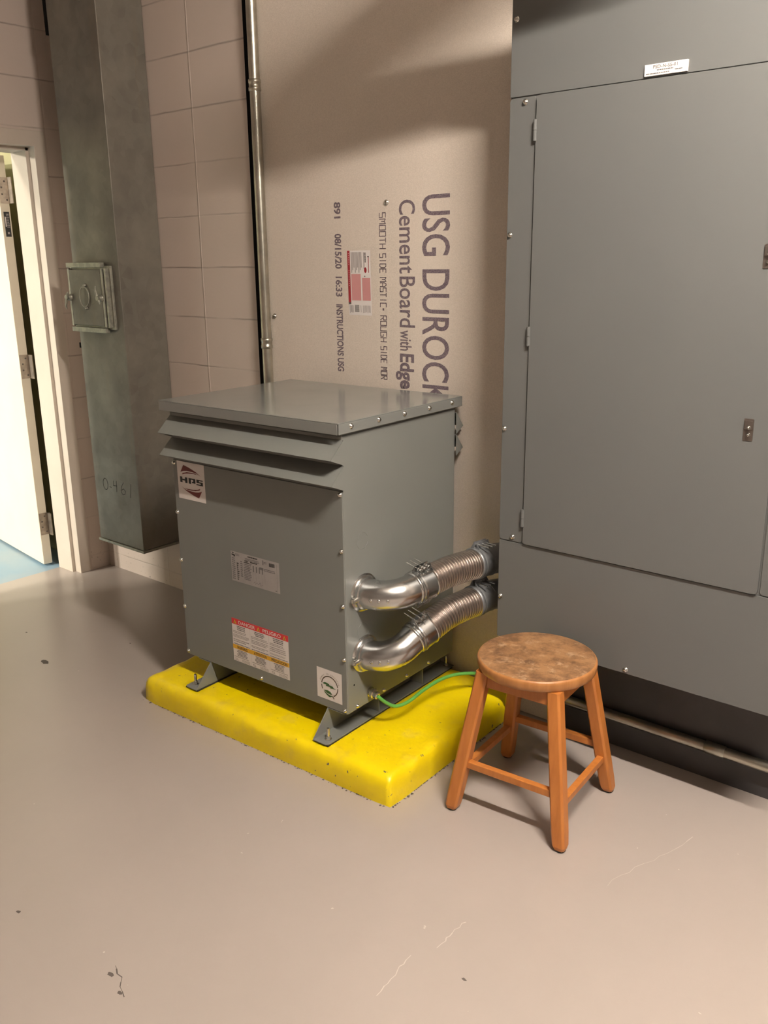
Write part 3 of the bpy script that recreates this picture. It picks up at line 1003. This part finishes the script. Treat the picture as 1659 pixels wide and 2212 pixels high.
for i in range(5):
    Q2(.455+i*.062, .18, .457+i*.062, .66, 'ink_fine')
for i in range(4):
    Q2(.462+i*.062, .48, .482+i*.062, .68, 'ink_fine')
Q2(.60, .62, .68, .70, 'ink_fine')
L2(.69, .60, .92, .70, 2, 'ink_fine', ragged=0.05)
for i in range(9):
    Q2(.80+i*.0125, .80, .808+i*.0125, .92, 'ink_black')
L2(.69, .84, .76, .92, 2); Q2(.665, .80, .685, .95, 'ink_fine')
Q2(.95, .02, .953, .92, 'ink_fine'); Q2(.91, .045, .94, .075, 'ink_fine')
p2.stroke(b, [(x*w_, y*h_) for x, y in ((.46, .10), (.49, .17), (.50, .08), (.53, .15), (.56, .10), (.60, .18), (.61, .08), (.65, .12))], 0.0010, 'ink_fine', 0.0006)
b.build('rating_plate', t, label='silver printed rating plate')
# danger label
b = MB()
p3 = Plane((-0.504, FP, 0.220), (1, 0, 0), (0, 0, 1))
w_, h_ = 0.262, 0.155
def Q3(x0, y0, x1, y1, m, k=0.0006): p3.rect(b, x0*w_, y0*h_, x1*w_, y1*h_, m, k)
def L3(x0, y0, x1, y1, n, m='ink_pale', **k): p3.lines(b, x0*w_, y0*h_, x1*w_, y1*h_, n, m, 0.0006, **k)
p3.rect(b, 0, 0, w_, h_, 'white_vinyl', 0.0003)
Q3(0, .865, 1, 1, 'ink_red')
p3.text(b, 'DANGER', .125*w_, .893*h_, .076*h_, 'white_vinyl', 0.0009, width=.30*w_, bold=0.012)
p3.text(b, 'PELIGRO', .56*w_, .893*h_, .076*h_, 'white_vinyl', 0.0009, width=.315*w_, bold=0.012)
for x in (.06, .485, .935):
    p3.poly(b, [((x-.028)*w_, .885*h_), ((x+.028)*w_, .885*h_), (x*w_, .978*h_)], 'ink_amber', 0.0009)
    p3.poly(b, [((x-.008)*w_, .895*h_), ((x+.008)*w_, .895*h_), (x*w_, .945*h_)], 'ink_brown', 0.0011)
Q3(0, .288, 1, .386, 'ink_amber')
Q3(.327, 0, .329, .865, 'ink_pale', 0.0005); Q3(.66, 0, .662, .865, 'ink_pale', 0.0005)
p3.text(b, 'WARNING', .075*w_, .305*h_, .062*h_, 'ink_brown', 0.0009, width=.19*w_, bold=0.02)
p3.text(b, 'ATTENTION', .385*w_, .305*h_, .062*h_, 'ink_brown', 0.0009, width=.225*w_, bold=0.02)
p3.text(b, 'PRECAUCION', .695*w_, .305*h_, .062*h_, 'ink_brown', 0.0009, width=.275*w_, bold=0.02)
for i, x0 in enumerate((.015, .345, .675)):
    x1 = x0+.30
    L3(x0+.06, .735, x1-.06, .85, 3, 'ink_fine', center=True)
    L3(x0, .655, x1, .72, 2)
    L3(x0, .56-.02*i, x1, .64, 3)
    L3(x0, .45, x1, .53-.02*i, 2)
    L3(x0, .395, x1, .425, 1, 'ink_fine', ragged=0)
    L3(x0+.05, .125, x1-.05, .28, 5, 'ink_fine', center=True)
    L3(x0, .085, x1, .12, 1)
    L3(x0+.01, .01, x0+.09, .075, 2, ragged=0.4)
    L3(x0+.14, .01, x1, .075, 3, ragged=0.1)
b.build('danger_label', t, label='white warning label with red and yellow bands')
# green sticker
b = MB()
p4 = Plane((-0.123, FP, 0.2035), (1, 0, 0), (0, 0, 1))
w_ = 0.1025
p4.rect(b, 0, 0, w_, w_, 'white_vinyl', 0.0003)
cx, cy, r0 = .51, .465, .305
def arc(a0, a1, n):
    for i in range(n):
        a, c = rad(a0+(a1-a0)*i/n), rad(a0+(a1-a0)*(i+1)/n)
        p4.poly(b, [((cx+r*math.cos(q))*w_, (cy+r*math.sin(q))*w_) for r, q in ((r0, a), (r0+.034, a), (r0+.034, c), (r0, c))], 'ink_brown', 0.0006)
arc(8, 172, 30); arc(180, 208, 6); arc(-62, 2, 12)
tr = lambda L: [(x*w_, y*w_) for x, y in (gp(*q) for q in L)]
p4.poly(b, tr([(370, 985), (480, 930), (710, 1060), (700, 1100), (560, 1070)]), 'ink_green', 0.0008)
p4.poly(b, tr([(560, 1070), (700, 1100), (900, 1200), (885, 1245), (760, 1205), (530, 1115)]), 'ink_green', 0.0009)
p4.poly(b, tr([(760, 1205), (885, 1245), (1060, 1345), (730, 1250)]), 'ink_green', 0.0010)
p4.poly(b, tr([(420, 1300), (620, 1345), (740, 1420), (830, 1560), (760, 1560), (600, 1470), (500, 1370)]), 'ink_green', 0.0008)
p4.poly(b, tr([(425, 1320), (500, 1400), (620, 1520), (740, 1600), (850, 1640), (760, 1680), (680, 1660), (560, 1540), (470, 1420)]), 'ink_green', 0.0009)
p4.poly(b, tr([(850, 1635), (900, 1690), (945, 1780), (915, 1775), (865, 1690), (830, 1650)]), 'ink_brown', 0.0010)
msg = 'power to conserve'
for i, ch in enumerate(msg):
    if ch != ' ':
        a = rad(158-136*i/(len(msg)-1))
        p4.text(b, ch, (cx+.375*math.cos(a))*w_, (cy+.375*math.sin(a))*w_, .062*w_, 'ink_olive', 0.0006, align='C', rot=a-PI/2)
b.build('power_saving_sticker', t, label='white square sticker with green bolt, leaf and circle')

# ------------------------------------------------------------------ flexible conduits from the transformer to the cabinet
def clamp(owner, c, ax, r, side, m, low):
    """split band with bolted lugs; ax: run direction, side: direction the bolts point"""
    c, ax, side = Vector(c), Vector(ax).normalized(), Vector(side)
    side = (side-ax*side.dot(ax)).normalized()
    up = side.cross(ax)
    if up.z < 0:
        up = -up
    b = MB()
    n = 28
    prof = [(r-0.001, -0.026), (r+0.0025, -0.0255), (r+0.003, -0.020), (r+0.001, -0.018), (r+0.001, 0.022), (r+0.003, 0.024), (r-0.001, 0.026)]
    b.lathe(c, ax, prof, m, 40, crisp=True)
    for s_ in ((1, -1) if low else (1,)):
        for k in (-0.006, 0.006):
            q = c+up*s_*(r+0.009)+side*k
            M = Matrix((ax, side, up*s_)).transposed().to_4x4()
            M.translation = q
            b.box((-0.026, -0.0013, -0.012), (0.026, 0.0013, 0.012), m, M)
            for e in (-0.026, 0.0, 0.026):
                b.prism([q+ax*(e-0.0008)-up*s_*0.010+side*k*0.4, q+ax*(e-0.0008)+up*s_*0.009+side*k*0.2, q+ax*(e-0.0008)-up*s_*0.012+side*k*2.6], ax*0.0016, m)
    o = b.build('clamp', owner)
    for s_ in ((1, -1) if low else (1,)):
        for e in (-0.017, 0.0, 0.017) if s_ == 1 else (-0.010, 0.010):
            b = MB()
            q = c+up*s_*(r+0.011)+ax*e
            b.cyl(q-side*0.014, q+side*(0.052 if s_ == 1 else 0.024), 0.0024, 'zinc', 10)
            b.lathe(q-side*0.0145, side, [(0.0055, 0), (0.0055, 0.006)], 'zinc', 6, False)
            b.build('clamp_bolt', o)
def conduit(label, zf, elbow_end, hose_mid, hose_end, tail, root):
    f = Vector((-1.6735, 1.884, zf))
    t = thing('flexible_conduit', label, 'conduit', f, 0, 'flexible conduits joining transformer and cabinet')
    # elbow: from the side face outwards, then back along the cabinet
    e = Vector(elbow_end)
    hd = (Vector(hose_mid)-e).normalized()
    P = [f, f+Vector((0.030, 0, 0)), f+Vector((0.072, 0.012, (e.z-zf)*0.12)), f+Vector((0.105, 0.045, (e.z-zf)*0.45)), e-hd*0.012, e+hd*0.030]
    path = catmull(P, 8)
    b = MB()
    rr = []
    L = 0
    for i, p in enumerate(path):
        rr.append(0.0465)
    b.tube(path, rr, 'polished_aluminium', 32)
    d0 = (path[1]-path[0]).normalized()
    b.lathe(f-Vector((0.002, 0, 0)), (1, 0, 0), [(0.060, 0.0), (0.060, 0.004), (0.054, 0.007), (0.0515, 0.011), (0.0515, 0.020), (0.0468, 0.022)], 'polished_aluminium', 40, crisp=True)
    k = len(path)-9
    dk = (path[k+1]-path[k-1]).normalized()
    b.lathe(path[k]-dk*0.006, dk, [(0.0466, 0), (0.0500, 0.002), (0.0500, 0.009), (0.0466, 0.011)], 'polished_aluminium', 32)
    # casting mark: three raised dots on the outer wall
    for j in (12, 15, 18):
        q = path[j]
        tg = (path[j+1]-path[j-1]).normalized()
        outw = tg.cross(Vector((0, 0, 1))).normalized()
        out = (outw*0.98-Vector((0, 0, 1))*0.02).normalized()
        b.lathe(q+out*0.0455, out, [(0.0055, 0), (0.005, 0.0016), (0.002, 0.0020)], 'polished_aluminium', 10)
    elb = b.build('elbow', t)
    b = MB()
    b.cyl(f+Vector((0.014, -0.066, -0.006)), f+Vector((0.014, -0.046, -0.006)), 0.0095, 'zinc', 14)
    b.cyl(f+Vector((0.014, -0.072, -0.006)), f+Vector((0.014, -0.066, -0.006)), 0.0060, 'zinc', 14)
    b.build('set_screw', elb)
    # corrugated hose
    hp, HL = resample(catmull([e+hd*0.040, hose_mid, hose_end], 20), 20*14+1)
    b = MB()
    rr = []
    for i in range(len(hp)):
        ph = (i % 14)
        rr.append(0.0425+0.0065*(0.0, 0.0, 0.35, 0.85, 1.0, 1.0, 0.97, 0.93, 0.88, 0.83, 0.78, 0.72, 0.5, 0.1)[ph])
    b.tube(hp, rr, 'hose_steel', 36)
    b.build('corrugated_hose', t)
    clamp(t, e+hd*0.022, hd, 0.0495, (-1, -0.15, 0.1), 'polished_aluminium', True)
    # end fitting turning into the cabinet side, cabinet shade put into its grey
    h2 = Vector(hose_end)
    d2 = (hp[-1]-hp[-6]).normalized()
    P = catmull([h2-d2*0.004, h2+d2*0.035, Vector(tail[0]), Vector(tail[1])], 8)
    b = MB()
    b.tube(P, 0.0490, 'shaded_aluminium', 32)
    b.lathe(h2-d2*0.008, d2, [(0.0500, 0), (0.0525, 0.002), (0.0525, 0.010), (0.0495, 0.012)], 'shaded_aluminium', 32)
    b.build('end_fitting', t)
    clamp(t, h2+d2*0.030, d2, 0.0492, (1, 0.1, 0.05), 'shaded_aluminium', False)
    return t
conduit('upper of two ribbed steel flexible conduits beside the transformer', 0.552,
        (-1.552, 1.990, 0.566), (-1.528, 2.12, 0.583), (-1.506, 2.232, 0.584), [(-1.468, 2.325, 0.588), (-1.392, 2.360, 0.592)], None)
conduit('lower of two ribbed steel flexible conduits, nearest the pad', 0.351,
        (-1.553, 1.990, 0.404), (-1.528, 2.12, 0.446), (-1.506, 2.232, 0.456), [(-1.468, 2.325, 0.464), (-1.392, 2.360, 0.470)], None)

# ------------------------------------------------------------------ green earth wire
t = thing('grounding_cable', 'green insulated ground wire looping from transformer over the yellow pad', 'cable', (-1.66, 1.908, 0.0898))
b = MB()
cpt = [(-1.640, 1.903, 0.206), (-1.624, 1.925, 0.180), (-1.610, 1.956, 0.160), (-1.600, 2.008, 0.158), (-1.603, 2.085, 0.164), (-1.597, 2.17, 0.171), (-1.573, 2.24, 0.173), (-1.528, 2.316, 0.160), (-1.46, 2.352, 0.158), (-1.38, 2.37, 0.20), (-1.345, 2.375, 0.29), (-1.340, 2.375, 0.380)]
b.tube(catmull(cpt, 8), 0.0058, 'green_jacket', 12)
b.build('jacket', t)
b = MB()
q = Vector((-1.6755, 1.906, 0.211))
dr_ = Vector((1, -0.05, -0.12)).normalized()
b.lathe(q, dr_, [(0.0165, 0.0), (0.0165, 0.006), (0.0130, 0.007), (0.0130, 0.012), (0.0165, 0.013), (0.0165, 0.020), (0.0125, 0.022), (0.0125, 0.034), (0.009, 0.037)], 'zinc', 8, False)
b.build('connector', t)

# ------------------------------------------------------------------ wooden stool
t = thing('wooden_stool', 'worn round-topped wooden stool standing in front of the grey cabinet', 'stool', (-1.136, 1.999, 0), rad(4.5), off=(0, 0, 0))
b = MB()
b.lathe((0, 0, 0.426), (0, 0, 1), [(0.158, 0.0), (0.1615, 0.0015), (0.1635, 0.005), (0.1650, 0.013), (0.1655, 0.021), (0.1650, 0.0265), (0.1632, 0.0296), (0.1600, 0.0312)], 'stool_edge', 72)
b.lathe((0, 0, 0.4572), (0, 0, 1), [(0.1600, 0.0), (0.1570, 0.0007), (0.10, 0.0009), (0.001, 0.0006)], 'seat_wood', 72)
b.build('seat', t, label='round seat with worn brown top')
FT, TP, ZT = 0.168, 0.106, 0.426
def legpt(a, c, z):
    k = FT+(TP-FT)*z/ZT
    return Vector((a*k, c*k, z))
def octo(c, w, ch, ax):
    pts = []
    for sx, sy in ((1, -1), (1, 1), (-1, 1), (-1, -1)):
        q = [(sx*w, sy*(w-ch)), (sx*(w-ch), sy*w)]
        if sx*sy < 0:
            q.reverse()
        pts += q
    return [Vector(c)+Vector((x, y, 0)) for x, y in pts]
for a, c in ((-1, -1), (1, -1), (1, 1), (-1, 1)):
    b = MB()
    rg = []
    for z, w in ((0.006, 0.0150), (0.016, 0.0185), (0.05, 0.0195), (0.12, 0.0198), (0.25, 0.0196), (ZT, 0.0190)):
        rg.append(octo(legpt(a, c, z), w, 0.0055, None))
    b.loft(rg, 'stool_wood', False)
    lg = b.build('leg', t, 0.0012)
    b = MB()
    b.lathe(legpt(a, c, 0.0002), (0, 0, 1), [(0.013, 0), (0.0145, 0.002), (0.0145, 0.0058)], 'black_rubber', 14)
    b.build('foot_glide', lg)
def bar(p, q, w, h, name, m='stool_wood'):
    p, q = Vector(p), Vector(q)
    ax = (q-p).normalized()
    sd = ax.cross(Vector((0, 0, 1))).normalized()
    up = sd.cross(ax)
    M = Matrix((ax, sd, up)).transposed().to_4x4()
    M.translation = p
    b = MB()
    b.box((0, -w/2, -h/2), ((q-p).length, w/2, h/2), m, M)
    b.build(name, t, 0.002)
for (a, c), (e, g), z in (((-1, -1), (1, -1), 0.148), ((1, -1), (1, 1), 0.118), ((1, 1), (-1, 1), 0.158), ((-1, 1), (-1, -1), 0.122)):
    p, q = legpt(a, c, z), legpt(e, g, z)
    d = (q-p).normalized()*0.017
    bar(p+d, q-d, 0.019, 0.021, 'stretcher')
    p, q = legpt(a, c, 0.404), legpt(e, g, 0.404)
    d = (q-p).normalized()*0.017
    bar(p+d, q-d, 0.020, 0.043, 'apron')

# ------------------------------------------------------------------ unseen bars added overhead to cast the soft bands on the board
b = MB(); b.cyl((-1.58, 1.937, 2.264), (-0.86, 1.937, 2.338), 0.055, 'emt_steel', 20)
struct(b, 'shadow_bar_thin')
b = MB(); b.cyl((-1.58, 1.937, 2.312), (0.95, 1.937, ZC), 0.115, 'emt_steel', 20)
struct(b, 'shadow_bar_thick')
em = bpy.data.materials.new('tube_glow')
em.use_nodes = True
eb = em.node_tree.nodes['Principled BSDF']
eb.inputs['Emission Color'].default_value = (*WARM, 1)
eb.inputs['Emission Strength'].default_value = LAMP_STRENGTH
MATS['tube_glow'] = em
b = MB()
b.cyl(LAMP-Vector((LAMP_LEN/2, 0, 0)), LAMP+Vector((LAMP_LEN/2, 0, 0)), 0.019, 'tube_glow', 16)
for e in (-1, 1):
    b.cyl(LAMP+Vector((e*(LAMP_LEN/2+0.012), 0, -0.02)), LAMP+Vector((e*(LAMP_LEN/2+0.012), 0, ZC-LAMP.z)), 0.006, 'zinc', 10)
struct(b, 'ceiling_lamp')
